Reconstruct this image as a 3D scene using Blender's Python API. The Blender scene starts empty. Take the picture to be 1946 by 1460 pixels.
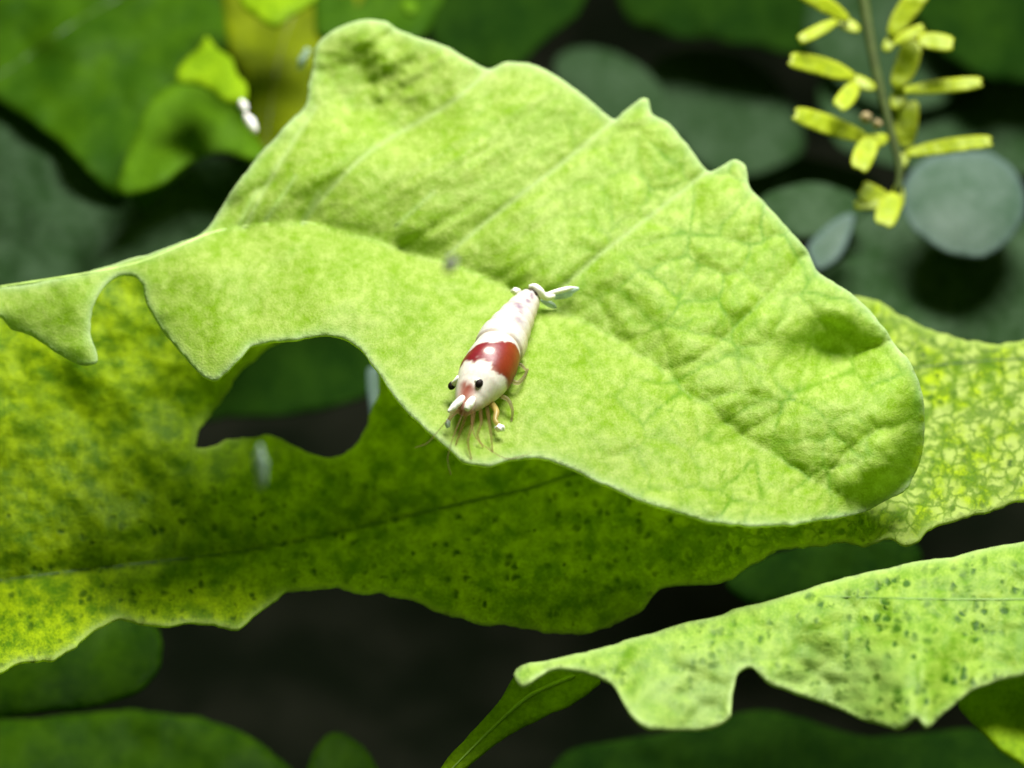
import bpy, bmesh, math, random
import numpy as np
from mathutils import Vector
from mathutils.geometry import delaunay_2d_cdt

# ------------------------------------------------------------------ camera, world, lamp, exposure
# 1 Blender unit = 1 cm
sc = bpy.context.scene
sc.unit_settings.system = 'METRIC'
sc.unit_settings.scale_length = 0.01
COL = sc.collection
PITCH = math.radians(22)
LENS = 90.0
K = 36.0 / (LENS * 1946.0)
FW = np.array([0, math.cos(PITCH), -math.sin(PITCH)])
UP = np.array([0, math.sin(PITCH), math.cos(PITCH)])
RT = np.array([1.0, 0, 0])
CAM = -FW * 30.0 + np.array([0, 0, 12.0])
FOCUS = 28.6
cam_d = bpy.data.cameras.new('camera')
cam = bpy.data.objects.new('camera', cam_d)
COL.objects.link(cam)
cam.location = CAM
cam.rotation_euler = (math.pi / 2 - PITCH, 0, 0)
cam_d.lens = LENS
cam_d.sensor_width = 36
cam_d.clip_start = 0.5
cam_d.clip_end = 500
cam_d.dof.use_dof = True
cam_d.dof.focus_distance = FOCUS
cam_d.dof.aperture_fstop = 0.17
sc.camera = cam

w = bpy.data.worlds.new('World')
sc.world = w
w.use_nodes = True
w.node_tree.nodes['Background'].inputs[0].default_value = (0.33, 0.46, 0.13, 1)
w.node_tree.nodes['Background'].inputs[1].default_value = 0.42

def lamp(name, loc, target, sx, sy, power, color):
    d = bpy.data.lights.new(name, 'AREA')
    d.shape = 'RECTANGLE'; d.size = sx; d.size_y = sy
    d.energy = power; d.color = color
    o = bpy.data.objects.new(name, d)
    COL.objects.link(o)
    o.location = loc
    o.rotation_euler = (Vector(target) - Vector(loc)).to_track_quat('-Z', 'Y').to_euler()
    return o
lamp('tank_lamp', (6.5, 6.0, 43.0), (0.5, 1.0, 11.0), 22.0, 9.0, 36500, (1.0, 0.985, 0.93))

sc.view_settings.view_transform = 'Standard'
sc.view_settings.look = 'None'
sc.view_settings.exposure = 0
sc.view_settings.gamma = 1
sc.render.engine = 'CYCLES'
sc.cycles.max_bounces = 10
sc.cycles.transmission_bounces = 8
sc.cycles.use_denoising = True
sc.cycles.sample_clamp_indirect = 6

# ------------------------------------------------------------------ helpers
rng = np.random.default_rng(7)
LAT = rng.random((256, 256))

def vnoise(x, y):
    x = np.asarray(x, float); y = np.asarray(y, float)
    xi = np.floor(x).astype(int); yi = np.floor(y).astype(int)
    fx = x - xi; fy = y - yi
    fx = fx * fx * (3 - 2 * fx); fy = fy * fy * (3 - 2 * fy)
    a = LAT[xi % 256, yi % 256]; b = LAT[(xi + 1) % 256, yi % 256]
    c = LAT[xi % 256, (yi + 1) % 256]; d = LAT[(xi + 1) % 256, (yi + 1) % 256]
    return (a * (1 - fx) + b * fx) * (1 - fy) + (c * (1 - fx) + d * fx) * fy - 0.5

def fbm(x, y, o=4):
    r = 0; a = 1.0
    for i in range(o):
        r = r + a * vnoise(x + 17.3 * i, y + 31.7 * i); x = x * 2.03; y = y * 2.03; a *= 0.5
    return r

JX = rng.random((64, 64)); JY = rng.random((64, 64))
def cells(x, y):
    """F1 and F2 of a jittered cell pattern"""
    xi = np.floor(x).astype(int); yi = np.floor(y).astype(int)
    f1 = np.full(x.shape, 9.0); f2 = np.full(x.shape, 9.0)
    for i in (-1, 0, 1):
        for j in (-1, 0, 1):
            cx = xi + i; cy = yi + j
            d = np.hypot(cx + JX[cx % 64, cy % 64] - x, cy + JY[cx % 64, cy % 64] - y)
            f2 = np.minimum(f2, np.maximum(f1, d)); f1 = np.minimum(f1, d)
    return f1, f2

def sm(a, b, x):
    t = np.clip((x - a) / (b - a), 0, 1)
    return t * t * (3 - 2 * t)

def g(x, s):
    return np.exp(-(x / s) ** 2)

def P(px, py, D):
    px = np.asarray(px, float); py = np.asarray(py, float); D = np.asarray(D, float)
    return CAM + D[..., None] * (FW + (px[..., None] - 973) * K * RT - (py[..., None] - 730) * K * UP)

def catmull(pts, step, closed=True):
    pts = np.array(pts, float)
    n = len(pts); out = []
    rngi = range(n if closed else n - 1)
    for i in rngi:
        if closed:
            p0, p1, p2, p3 = pts[i - 1], pts[i], pts[(i + 1) % n], pts[(i + 2) % n]
        else:
            p0, p1, p2, p3 = pts[max(i - 1, 0)], pts[i], pts[i + 1], pts[min(i + 2, n - 1)]
        m = max(1, int(np.linalg.norm(p2 - p1) / step))
        for k in range(m):
            t = k / m
            # centripetal-ish: damped tangents keep corners tight
            m1 = (p2 - p0) * 0.42; m2 = (p3 - p1) * 0.42
            L = np.linalg.norm(p2 - p1)
            for mm in (m1, m2):
                l = np.linalg.norm(mm)
                if l > L: mm *= L / l
            out.append((2*t**3-3*t**2+1)*p1 + (t**3-2*t**2+t)*m1 + (-2*t**3+3*t**2)*p2 + (t**3-t**2)*m2)
    if not closed: out.append(pts[-1])
    return np.array(out)

def inside(poly, x, y):
    r = np.zeros(x.shape, bool)
    x1 = poly[:, 0]; y1 = poly[:, 1]; x2 = np.roll(x1, -1); y2 = np.roll(y1, -1)
    for a, b, c, d in zip(x1, y1, x2, y2):
        if b == d: continue
        hit = ((b > y) != (d > y)) & (x < (c - a) * (y - b) / (d - b) + a)
        r ^= hit
    return r

def dist(poly, x, y, closed=True):
    r = np.full(x.shape, 1e9)
    n = len(poly)
    for i in range(n if closed else n - 1):
        a = poly[i]; b = poly[(i + 1) % n]
        ab = b - a; L = ab @ ab
        if L == 0: continue
        t = np.clip(((x - a[0]) * ab[0] + (y - a[1]) * ab[1]) / L, 0, 1)
        r = np.minimum(r, (x - a[0] - t * ab[0]) ** 2 + (y - a[1] - t * ab[1]) ** 2)
    return np.sqrt(r)

def link(name, me, mat, parent=None):
    o = bpy.data.objects.new(name, me)
    COL.objects.link(o)
    if mat and not me.materials: me.materials.append(mat)
    if parent is not None:
        o.parent = parent
        o.matrix_parent_inverse = parent.matrix_basis.inverted()
    return o

def tag(o, label=None, cat=None, group=None, kind=None):
    if label: o['label'] = label
    if cat: o['category'] = cat
    if group: o['group'] = group
    if kind: o['kind'] = kind
    return o

def empty(name, loc, label, cat, group=None):
    o = bpy.data.objects.new(name, None)
    COL.objects.link(o)
    o.location = loc; o.empty_display_size = 0.3
    return tag(o, label, cat, group)

def mesh_from(name, V, F, smooth=True):
    me = bpy.data.meshes.new(name)
    me.from_pydata([tuple(v) for v in V], [], [tuple(int(i) for i in f) for f in F])
    me.update()
    if smooth: me.shade_smooth()
    return me

def attr(me, name, vals):
    a = me.attributes.new(name, 'FLOAT', 'POINT')
    a.data.foreach_set('value', np.asarray(vals, np.float32))

def colattr(me, name, rgb):
    a = me.attributes.new(name, 'FLOAT_COLOR', 'POINT')
    c = np.ones((len(rgb), 4), np.float32); c[:, :3] = rgb
    a.data.foreach_set('color', c.ravel())

def sheet(name, outline, depth, spacing, thick, mat, parent=None, holes=(), step=None, jag=0.0, veins=(), tone=None, net=None, spotw=None, seed=0):
    """A leaf blade: outline in photo pixels laid on its own curved surface depth(px,py), with thickness and a rounded rim."""
    step = step or spacing
    rings = [catmull(outline, step)] + [catmull(h, step) for h in holes]
    rr = np.random.default_rng(seed + 3)
    outr = []
    for r in rings:
        if jag:
            nrm = np.roll(r, -1, 0) - np.roll(r, 1, 0)
            nrm = np.stack([nrm[:, 1], -nrm[:, 0]], 1)
            nrm /= np.maximum(np.linalg.norm(nrm, axis=1, keepdims=True), 1e-6)
            s = np.arange(len(r)) * step
            r = r + nrm * (jag * 2 * fbm(s / 40.0 + seed * 9.1, s * 0 + seed * 3.3, 3))[:, None]
        outr.append(r)
    rings = outr
    lo = rings[0].min(0); hi = rings[0].max(0)
    dy = spacing * 0.866
    ys = np.arange(lo[1], hi[1], dy)
    xs = np.arange(lo[0], hi[0], spacing)
    X, Y = np.meshgrid(xs, ys)
    X = X + (np.arange(len(ys)) % 2)[:, None] * spacing * 0.5
    X = X.ravel() + (rr.random(X.size) - 0.5) * spacing * 0.25
    Y = Y.ravel() + (rr.random(Y.size) - 0.5) * spacing * 0.25
    ok = inside(rings[0], X, Y)
    for h in rings[1:]: ok &= ~inside(h, X, Y)
    X = X[ok]; Y = Y[ok]
    d = np.min([dist(r, X, Y) for r in rings], axis=0)
    ok = d > spacing * 0.6
    X = X[ok]; Y = Y[ok]
    pts = [Vector(p) for r in rings for p in r]
    edges = []; base = 0
    for r in rings:
        n = len(r)
        edges += [(base + i, base + (i + 1) % n) for i in range(n)]
        base += n
    pts += [Vector((x, y)) for x, y in zip(X, Y)]
    vc, ve, fc, *_ = delaunay_2d_cdt(pts, edges, [], 0, 1e-4)
    V2 = np.array([tuple(v) for v in vc])
    F = np.array([f for f in fc if len(f) == 3])
    c = V2[F].mean(1)
    ok = inside(rings[0], c[:, 0], c[:, 1])
    for h in rings[1:]: ok &= ~inside(h, c[:, 0], c[:, 1])
    F = F[ok]
    used = np.unique(F)
    mp = -np.ones(len(V2), int); mp[used] = np.arange(len(used))
    V2 = V2[used]; F = mp[F]
    D = depth(V2[:, 0], V2[:, 1])
    V3 = P(V2[:, 0], V2[:, 1], D)
    # orientation: front faces the viewer side of the blade
    a, b, cc = V3[F[:, 0]], V3[F[:, 1]], V3[F[:, 2]]
    n = np.cross(b - a, cc - a)
    fl = (n @ FW) > 0
    F[fl] = F[fl][:, [0, 2, 1]]
    base_pt = np.array(parent.location) if parent is not None else V3.mean(0)
    me = mesh_from(name, V3 - (base_pt if parent is None else 0), F)
    e = np.min([dist(r, V2[:, 0], V2[:, 1]) for r in rings], axis=0)
    attr(me, 'edge', np.exp(-e / 7.0))
    vv = np.zeros(len(V2))
    for line, wd in veins:
        vv = np.maximum(vv, g(dist(np.array(line, float), V2[:, 0], V2[:, 1], False), wd))
    attr(me, 'vein', vv)
    attr(me, 'spotw', spotw(V2[:, 0], V2[:, 1]) if spotw else np.ones(len(V2)))
    attr(me, 'net', net(V2[:, 0], V2[:, 1]) if net else np.ones(len(V2)))
    attr(me, 'tone', tone(V2[:, 0], V2[:, 1]) if tone else np.zeros(len(V2)))
    uv = me.uv_layers.new(name='leaf_uv')
    li = np.empty(len(me.loops), np.int32); me.loops.foreach_get('vertex_index', li)
    uv.data.foreach_set('uv', (V2[li] / 100.0).astype(np.float32).ravel())
    o = link(name, me, mat, parent)
    if parent is None: o.location = base_pt
    m = o.modifiers.new('thickness', 'SOLIDIFY')
    if mat.name in UNDER:
        me.materials.append(UNDER[mat.name]); m.material_offset = 1
    m.thickness = thick; m.offset = -1; m.use_even_offset = False
    return o

def tube(name, pts, rad, mat, parent=None, seg=10, cap=True):
    pts = np.array(pts, float); n = len(pts)
    rad = np.broadcast_to(np.asarray(rad, float), (n,))
    V = []; F = []
    t = np.gradient(pts, axis=0); t /= np.linalg.norm(t, axis=1, keepdims=True)
    ref = np.array([0.13, -0.9, 0.4])
    for i in range(n):
        a = np.cross(t[i], ref); a /= np.linalg.norm(a); b = np.cross(t[i], a)
        for k in range(seg):
            th = 2 * math.pi * k / seg
            V.append(pts[i] + rad[i] * (math.cos(th) * a + math.sin(th) * b))
    for i in range(n - 1):
        for k in range(seg):
            F.append((i*seg+k, i*seg+(k+1) % seg, (i+1)*seg+(k+1) % seg, (i+1)*seg+k))
    if cap:
        V.append(pts[0] - t[0] * rad[0] * 0.6); V.append(pts[-1] + t[-1] * rad[-1] * 0.6)
        for k in range(seg):
            F.append((len(V)-2, (k+1) % seg, k)); F.append((len(V)-1, (n-1)*seg+k, (n-1)*seg+(k+1) % seg))
    me = mesh_from(name, V, F)
    return link(name, me, mat, parent)

def ridge(name, line, depth, rad_px, mat, parent, lift=0.0):
    """a vein lying half sunk in a blade"""
    L = catmull(line, 14, False)
    D = depth(L[:, 0], L[:, 1]) - lift
    n = len(L); tt = np.linspace(0, 1, n)
    r = rad_px * K * D * np.interp(tt, [0, 1], [1.0, 0.35])
    return tube(name, P(L[:, 0], L[:, 1], D), r, mat, parent, seg=8)

# ------------------------------------------------------------------ materials
def nodes(m):
    m.use_nodes = True
    nt = m.node_tree
    nt.nodes.clear()
    return nt, nt.nodes, nt.links

class NB:
    def __init__(s, name):
        s.m = bpy.data.materials.new(name)
        s.nt, s.N, s.L = nodes(s.m)
    def n(s, t, **kw):
        x = s.N.new(t)
        for k, v in kw.items():
            if k == 'ins':
                for kk, vv in v.items():
                    if hasattr(vv, 'is_output'): s.L.new(vv, x.inputs[kk])
                    else: x.inputs[kk].default_value = vv
            else: setattr(x, k, v)
        return x
    def mix(s, f, a, b, mode='MIX'):
        x = s.N.new('ShaderNodeMix'); x.data_type = 'RGBA'; x.blend_type = mode
        for i, v in ((0, f), (6, a), (7, b)):
            if hasattr(v, 'is_output'): s.L.new(v, x.inputs[i])
            else: x.inputs[i].default_value = (v if i == 0 else (*v, 1) if len(v) == 3 else v)
        return x.outputs[2]
    def ramp(s, v, a, b, x0=0.0, x1=1.0):
        x = s.n('ShaderNodeMapRange', ins={0: v, 1: a, 2: b, 3: x0, 4: x1}); x.interpolation_type = 'SMOOTHSTEP'
        return x.outputs[0]
    def math(s, op, a, b=0.0):
        x = s.N.new('ShaderNodeMath'); x.operation = op
        for i, v in ((0, a), (1, b)):
            if hasattr(v, 'is_output'): s.L.new(v, x.inputs[i])
            else: x.inputs[i].default_value = v
        return x.outputs[0]

UNDER = {}
def leaf_mat(name, dark, light, transl, tw=0.4, rough=0.5, spec=0.35, mottle=6.0, fine=28.0, spot=None, spot_scale=9.0, spot_r=0.22,
             vein=None, edge=None, tone=None, bump=0.25, net=None, con=(0.40, 0.72), cell=None, cell_scale=4.0, cell_w=0.08):
    b = NB(name)
    uv = b.n('ShaderNodeUVMap', uv_map='leaf_uv').outputs[0]
    n1 = b.n('ShaderNodeTexNoise', ins={'Vector': uv, 'Scale': mottle, 'Detail': 5.0, 'Roughness': 0.62})
    n2 = b.n('ShaderNodeTexNoise', ins={'Vector': uv, 'Scale': fine, 'Detail': 3.0, 'Roughness': 0.6})
    n3 = b.n('ShaderNodeTexNoise', ins={'Vector': uv, 'Scale': 1.1, 'Detail': 2.0})
    f = b.math('ADD', b.math('MULTIPLY', n1.outputs[0], 0.55), b.math('ADD', b.math('MULTIPLY', n2.outputs[0], 0.3), b.math('MULTIPLY', n3.outputs[0], 0.25)))
    f = b.ramp(f, *con)
    col = b.mix(f, dark, light)
    tcol = b.mix(f, tuple(c * 0.6 for c in transl), transl)
    h = b.math('ADD', b.math('MULTIPLY', n2.outputs[0], 0.6), n1.outputs[0])
    at = lambda nme: b.n('ShaderNodeAttribute', attribute_name=nme).outputs['Fac']
    if tone:
        t = at('tone'); col = b.mix(t, col, tone); tcol = b.mix(t, tcol, tuple(c * 0.8 for c in tone))
    if spot:
        wv = b.n('ShaderNodeVectorMath', operation='ADD')
        sc_ = b.n('ShaderNodeVectorMath', operation='SCALE', ins={0: n1.outputs[1], 'Scale': 0.28})
        b.L.new(uv, wv.inputs[0]); b.L.new(sc_.outputs[0], wv.inputs[1])
        vo = b.n('ShaderNodeTexVoronoi', ins={'Vector': wv.outputs[0], 'Scale': spot_scale, 'Randomness': 1.0})
        sel = b.ramp(b.n('ShaderNodeSeparateColor', ins={0: vo.outputs['Color']}).outputs[0], 0.35, 0.7)
        rr_ = b.math('MULTIPLY', sel, spot_r)
        big = b.ramp(n3.outputs[0], 0.35, 0.6, 0.25, 1.0)
        s_ = b.math('MULTIPLY', b.ramp(b.math('DIVIDE', vo.outputs['Distance'], b.math('ADD', rr_, 0.001)), 0.35, 1.35, 0.9, 0.0), b.math('MULTIPLY', big, at('spotw')))
        col = b.mix(s_, col, spot); tcol = b.mix(s_, tcol, tuple(c * 0.5 for c in spot))
        h = b.math('SUBTRACT', h, b.math('MULTIPLY', s_, 0.6))
    if cell:
        wv2 = b.n('ShaderNodeVectorMath', operation='ADD')
        sc2 = b.n('ShaderNodeVectorMath', operation='SCALE', ins={0: n1.outputs[1], 'Scale': 0.5})
        b.L.new(uv, wv2.inputs[0]); b.L.new(sc2.outputs[0], wv2.inputs[1])
        v2 = b.n('ShaderNodeTexVoronoi', feature='DISTANCE_TO_EDGE', ins={'Vector': wv2.outputs[0], 'Scale': cell_scale, 'Randomness': 1.0})
        c_ = b.math('MULTIPLY', b.math('MULTIPLY', b.ramp(v2.outputs['Distance'], 0.0, cell_w, 1.0, 0.0), at('net')), 0.85)
        col = b.mix(c_, col, cell)
        h = b.math('SUBTRACT', h, b.math('MULTIPLY', c_, 0.5))
    if net: col = b.mix(b.math('MULTIPLY', at('net'), 0.95), col, net)
    if vein:
        v = b.math('MULTIPLY', at('vein'), 0.75); col = b.mix(v, col, vein); tcol = b.mix(v, tcol, vein)
    if edge:
        e = b.math('MULTIPLY', at('edge'), 0.8); col = b.mix(e, col, edge)
    bp = b.n('ShaderNodeBump', ins={'Strength': bump, 'Distance': 0.03, 'Height': h})
    pr = b.n('ShaderNodeBsdfPrincipled', ins={'Base Color': col, 'Roughness': rough, 'Specular IOR Level': spec, 'Normal': bp.outputs[0]})
    tr = b.n('ShaderNodeBsdfTranslucent', ins={'Color': tcol, 'Normal': bp.outputs[0]})
    mx = b.n('ShaderNodeMixShader', ins={0: tw, 1: pr.outputs[0], 2: tr.outputs[0]})
    out = b.n('ShaderNodeOutputMaterial')
    b.L.new(mx.outputs[0], out.inputs[0])
    # the thin underside skin lets most of the light on
    u = NB(name + '_underside')
    up = u.n('ShaderNodeBsdfPrincipled', ins={'Base Color': (*[(p + q) / 2 for p, q in zip(dark, light)], 1), 'Roughness': 0.6, 'Specular IOR Level': 0.2})
    ut = u.n('ShaderNodeBsdfTranslucent', ins={'Color': (0.85, 0.92, 0.45, 1)})
    um = u.n('ShaderNodeMixShader', ins={0: 0.93, 1: up.outputs[0], 2: ut.outputs[0]})
    uo = u.n('ShaderNodeOutputMaterial'); u.L.new(um.outputs[0], uo.inputs[0])
    UNDER[name] = u.m
    return b.m

def plain_mat(name, col, rough=0.45, spec=0.5, sss=0.0, transl=0.0, alpha=1.0, noise=0.2, scale=6.0):
    b = NB(name)
    tc = b.n('ShaderNodeTexCoord')
    n1 = b.n('ShaderNodeTexNoise', ins={'Vector': tc.outputs['Object'], 'Scale': scale, 'Detail': 4.0})
    c = b.mix(b.ramp(n1.outputs[0], 0.3, 0.7), tuple(x * (1 - noise) for x in col), tuple(min(1, x * (1 + noise)) for x in col))
    pr = b.n('ShaderNodeBsdfPrincipled', ins={'Base Color': c, 'Roughness': rough, 'Specular IOR Level': spec, 'Alpha': alpha})
    if sss:
        pr.inputs['Subsurface Weight'].default_value = sss
        pr.inputs['Subsurface Radius'].default_value = (0.10, 0.06, 0.05)
        pr.inputs['Subsurface Scale'].default_value = 0.5
    res = pr.outputs[0]
    if transl:
        tr = b.n('ShaderNodeBsdfTranslucent', ins={'Color': c})
        res = b.n('ShaderNodeMixShader', ins={0: transl, 1: res, 2: tr.outputs[0]}).outputs[0]
    out = b.n('ShaderNodeOutputMaterial'); b.L.new(res, out.inputs[0])
    return b.m

def pigment_mat(name, rough=0.4, spec=0.3, transl=0.12):
    b = NB(name)
    c = b.n('ShaderNodeAttribute', attribute_name='pigment')
    tc = b.n('ShaderNodeTexCoord')
    n1 = b.n('ShaderNodeTexNoise', ins={'Vector': tc.outputs['Object'], 'Scale': 22.0, 'Detail': 3.0})
    col = b.mix(b.ramp(n1.outputs[0], 0.35, 0.7), c.outputs['Color'], b.mix(1.0, c.outputs['Color'], (0.88, 0.84, 0.86), 'MULTIPLY'))
    bp = b.n('ShaderNodeBump', ins={'Strength': 0.12, 'Distance': 0.02, 'Height': n1.outputs[0]})
    pr = b.n('ShaderNodeBsdfPrincipled', ins={'Base Color': col, 'Roughness': rough, 'Specular IOR Level': spec, 'Normal': bp.outputs[0],
             'Subsurface Weight': 0.25, 'Subsurface Scale': 0.06})
    pr.inputs['Subsurface Radius'].default_value = (1.0, 0.6, 0.5)
    out = b.n('ShaderNodeOutputMaterial'); b.L.new(pr.outputs[0], out.inputs[0])
    return b.m

# ------------------------------------------------------------------ the ground behind everything
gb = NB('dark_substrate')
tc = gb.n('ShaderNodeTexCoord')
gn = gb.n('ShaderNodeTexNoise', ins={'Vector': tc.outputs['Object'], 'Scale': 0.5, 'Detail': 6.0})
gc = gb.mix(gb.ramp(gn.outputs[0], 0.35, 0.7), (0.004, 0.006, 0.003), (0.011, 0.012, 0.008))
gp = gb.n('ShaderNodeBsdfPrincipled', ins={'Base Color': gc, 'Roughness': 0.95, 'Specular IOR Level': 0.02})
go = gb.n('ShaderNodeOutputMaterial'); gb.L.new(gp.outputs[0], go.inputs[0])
gx = np.linspace(-40, 40, 81); gs = np.linspace(0, 1, 71)
V = []; F = []
for s in gs:
    for x in gx:
        # a floor that sweeps up into the planted back slope
        y = -12 + 44 * min(s / 0.6, 1) + (6 * (s - 0.6) if s > 0.6 else 0)
        z = -3 + (0.0 if s < 0.35 else 70 * (s - 0.35) ** 1.6)
        V.append((x, y, z + 0.8 * float(fbm(np.array(x * 0.4), np.array(s * 30), 3))))
for i in range(70):
    for j in range(80):
        F.append((i*81+j, i*81+j+1, (i+1)*81+j+1, (i+1)*81+j))
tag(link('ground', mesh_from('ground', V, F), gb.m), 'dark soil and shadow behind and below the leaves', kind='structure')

# ------------------------------------------------------------------ the pale broad leaf the shrimp stands on
MAIN = [(-60,520),(0,546),(60,540),(150,520),(260,490),(380,445),(420,395),(470,320),(520,265),(575,205),(590,150),(600,90),(630,62),(680,40),(730,42),
        (760,60),(810,75),(870,100),(925,130),(940,128),(960,120),(1010,122),(1060,145),(1110,180),(1165,228),(1185,215),(1215,188),(1232,188),
        (1240,215),(1270,235),(1305,275),(1345,325),(1365,318),(1395,303),(1418,318),(1425,355),(1455,385),(1490,425),(1530,470),(1560,520),(1620,560),
        (1660,600),(1700,650),(1735,700),(1755,760),(1758,830),(1745,890),(1710,935),(1650,970),(1570,988),(1480,997),(1380,994),(1290,975),(1210,950),
        (1140,915),(1080,885),(1020,868),(965,872),(920,885),(880,878),(855,855),(820,825),(780,790),(745,750),(715,705),(685,665),(650,642),(600,640),
        (540,648),(480,655),(455,680),(430,705),(408,720),(380,708),(340,670),(300,620),(280,580),(270,545),(255,528),(225,525),(195,545),(175,590),
        (170,635),(182,670),(182,690),(150,692),(110,672),(60,640),(20,625),(0,605),(-60,612),(-200,640),(-360,640),(-480,590),(-520,500),(-460,430),(-330,410),(-190,440)]  # unseen left end widened to cast shade on the long leaf
FOLD = np.array([(-80,560),(0,548),(250,505),(400,445),(500,428),(600,428),(760,475),(900,520),(1000,565),(1130,622),(1250,700),(1400,820),(1560,925),(1700,985),(1800,1040)], float)
def yf(x): return np.interp(x, FOLD[:, 0], FOLD[:, 1])
SIDE = [[(935,130),(850,200),(700,290),(600,390),(575,425)], [(1165,230),(1080,300),(950,400),(850,485)],
        [(1345,325),(1250,400),(1120,500),(1040,575)], [(1535,480),(1430,590),(1330,680),(1265,705)],
        [(1690,645),(1560,705),(1490,780),(1410,825)], [(600,205),(520,330),(465,432)], [(1755,800),(1640,830),(1560,920)]]
SIDE_C = [catmull(s, 20, False) for s in SIDE]
LOW = [[(760,475),(850,600),(870,850)], [(600,430),(520,540),(410,700)], [(1000,565),(1060,700),(1150,900)], [(1130,622),(1230,800),(1330,970)], [(400,445),(320,540),(300,610)], [(1300,740),(1410,880),(1530,985)]]
LOW_C = [catmull(s, 20, False) for s in LOW]
MAIN_RING = catmull(MAIN, 12)
def d_main_base(x, y):
    s = y - yf(x)
    D = 29.6 - 0.0052 * (y - 600) + 0.0006 * np.maximum(600 - x, 0)
    D = D - 0.0022 * np.maximum(s, 0) * sm(200, 700, x)              # lower half leans out to the light
    D = D + (0.36 - 0.16 * sm(850, 1250, x)) * np.exp(-(np.sqrt(s * s + 90.0) - 9.5) / 60.0) * sm(250, 500, x) * (1 - 0.4 * sm(1500, 1700, x))
    D = D + 0.55 * g(x - 1590, 95) * g(y - 668, 55)                  # the dent near the right shoulder
    D = D - 0.12 * g(x - 1480, 90) * g(y - 620, 60)
    D = D + 0.45 * g(x - 690, 130) * g(y - 190, 80)                  # upper left lobe cups back
    D = D - 0.14 * g(x - 760, 160) * g(y - 330, 60)
    D = D + 0.22 * sm(330, 180, x) * sm(560, 700, y)
    return D
def main_cells(x, y):
    qx = x + 30 * fbm(x / 90, y / 90, 3); qy = y + 30 * fbm(x / 90 + 9, y / 90 + 4, 3)
    f1, f2 = cells(qx / 82.0, qy / 70.0)
    h1, h2 = cells(qx / 36.0 + 5, qy / 32.0 + 3)
    return f2 - f1, h2 - h1
def net_main(x, y):
    a, b = main_cells(x, y)
    w_ = sm(980, 1280, x) * np.clip(0.75 + 1.2 * fbm(x / 60, y / 60, 2), 0, 1)
    return np.maximum(np.exp(-(a / 0.075) ** 2), 0.45 * np.exp(-(b / 0.10) ** 2)) * w_
def d_main(x, y):
    s = y - yf(x)
    D = d_main_base(x, y)
    for i, c in enumerate(SIDE_C):
        dd = dist(c, x, y, False)
        D = D + (0.08 if i < 3 else 0.10) * np.exp(-dd / 22.0)
    for c in LOW_C:
        D = D + 0.02 * np.exp(-dist(c, x, y, False) / 16.0)
    wr = sm(950, 1280, x)
    c1, c2 = main_cells(x, y)
    D = D + (0.014 + 0.080 * wr * (1 - 0.05 * sm(0, 60, s))) * (0.55 - np.clip(c1, 0, 0.55))
    D = D + (0.006 + 0.024 * wr) * (0.5 - np.clip(c2, 0, 0.5))
    al = (x - y * 1.0) * 0.707; ac = (x * 0.62 + y) * 0.85                  # along and across the side veins
    D = D + (0.075 * sm(1200, 900, x) + 0.02) * sm(60, -40, s) * fbm(al / 240, ac / 30, 2)
    D = D + 0.05 * sm(-20, 60, s) * sm(1150, 850, x) * fbm(al / 200 + 5, ac / 42 + 2, 2)
    D = D + (0.024 + 0.06 * g(x - 680, 160) * g(y - 150, 130)) * fbm(x / 30, y / 30, 3) * (1 - 0.6 * wr)
    D = D + 0.22 * fbm(x / 130 + 3, y / 130 + 8, 2)
    e = dist(MAIN_RING, x, y)
    # the right tip rolls under
    rim = g(x - 1715, 120) * g(y - 905, 120)
    D = D + 1.2 * rim * np.exp(-(e / 42.0) ** 2)
    # margins turn down very slightly
    D = D + 0.05 * np.exp(-e / 10.0)
    return D
m_main = leaf_mat('pale_leaf_skin', (0.22, 0.41, 0.003), (0.53, 0.65, 0.17), (0.66, 0.90, 0.01), tw=0.52, rough=0.5, spec=0.18,
                  mottle=5.0, fine=24.0, con=(0.37, 0.76), vein=(0.50, 0.66, 0.22), edge=(0.56, 0.72, 0.40), net=(0.12, 0.29, 0.003), bump=0.45)
leaf = empty('broad_leaf', P(0, 555, d_main(np.array([0.]), np.array([555.]))[0]), 'large pale lime green leaf with toothed upper edge, the banded shrimp standing on it', 'leaf')
short = [[(505,418),(535,375),(562,335)], [(578,418),(592,392),(606,366)], [(752,430),(785,400),(825,365)], [(455,428),(470,395),(490,360)]]
sheet('blade', MAIN, d_main, 6.0, 0.035, m_main, leaf, jag=2.5, seed=1, net=net_main,
      veins=[(c, 5.0) for c in SIDE_C[:3]] + [(SIDE_C[5], 5.0)] + [(s, 4.5) for s in short])
m_rib = plain_mat('pale_vein', (0.44, 0.62, 0.16), rough=0.5, transl=0.2)
ridge('midrib', [tuple(p) for p in FOLD[1:-3]], d_main, 5.0, m_rib, leaf, lift=-0.03)
for s in short:
    ridge('side_vein', s, d_main, 3.5, m_rib, leaf, lift=-0.02)

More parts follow.
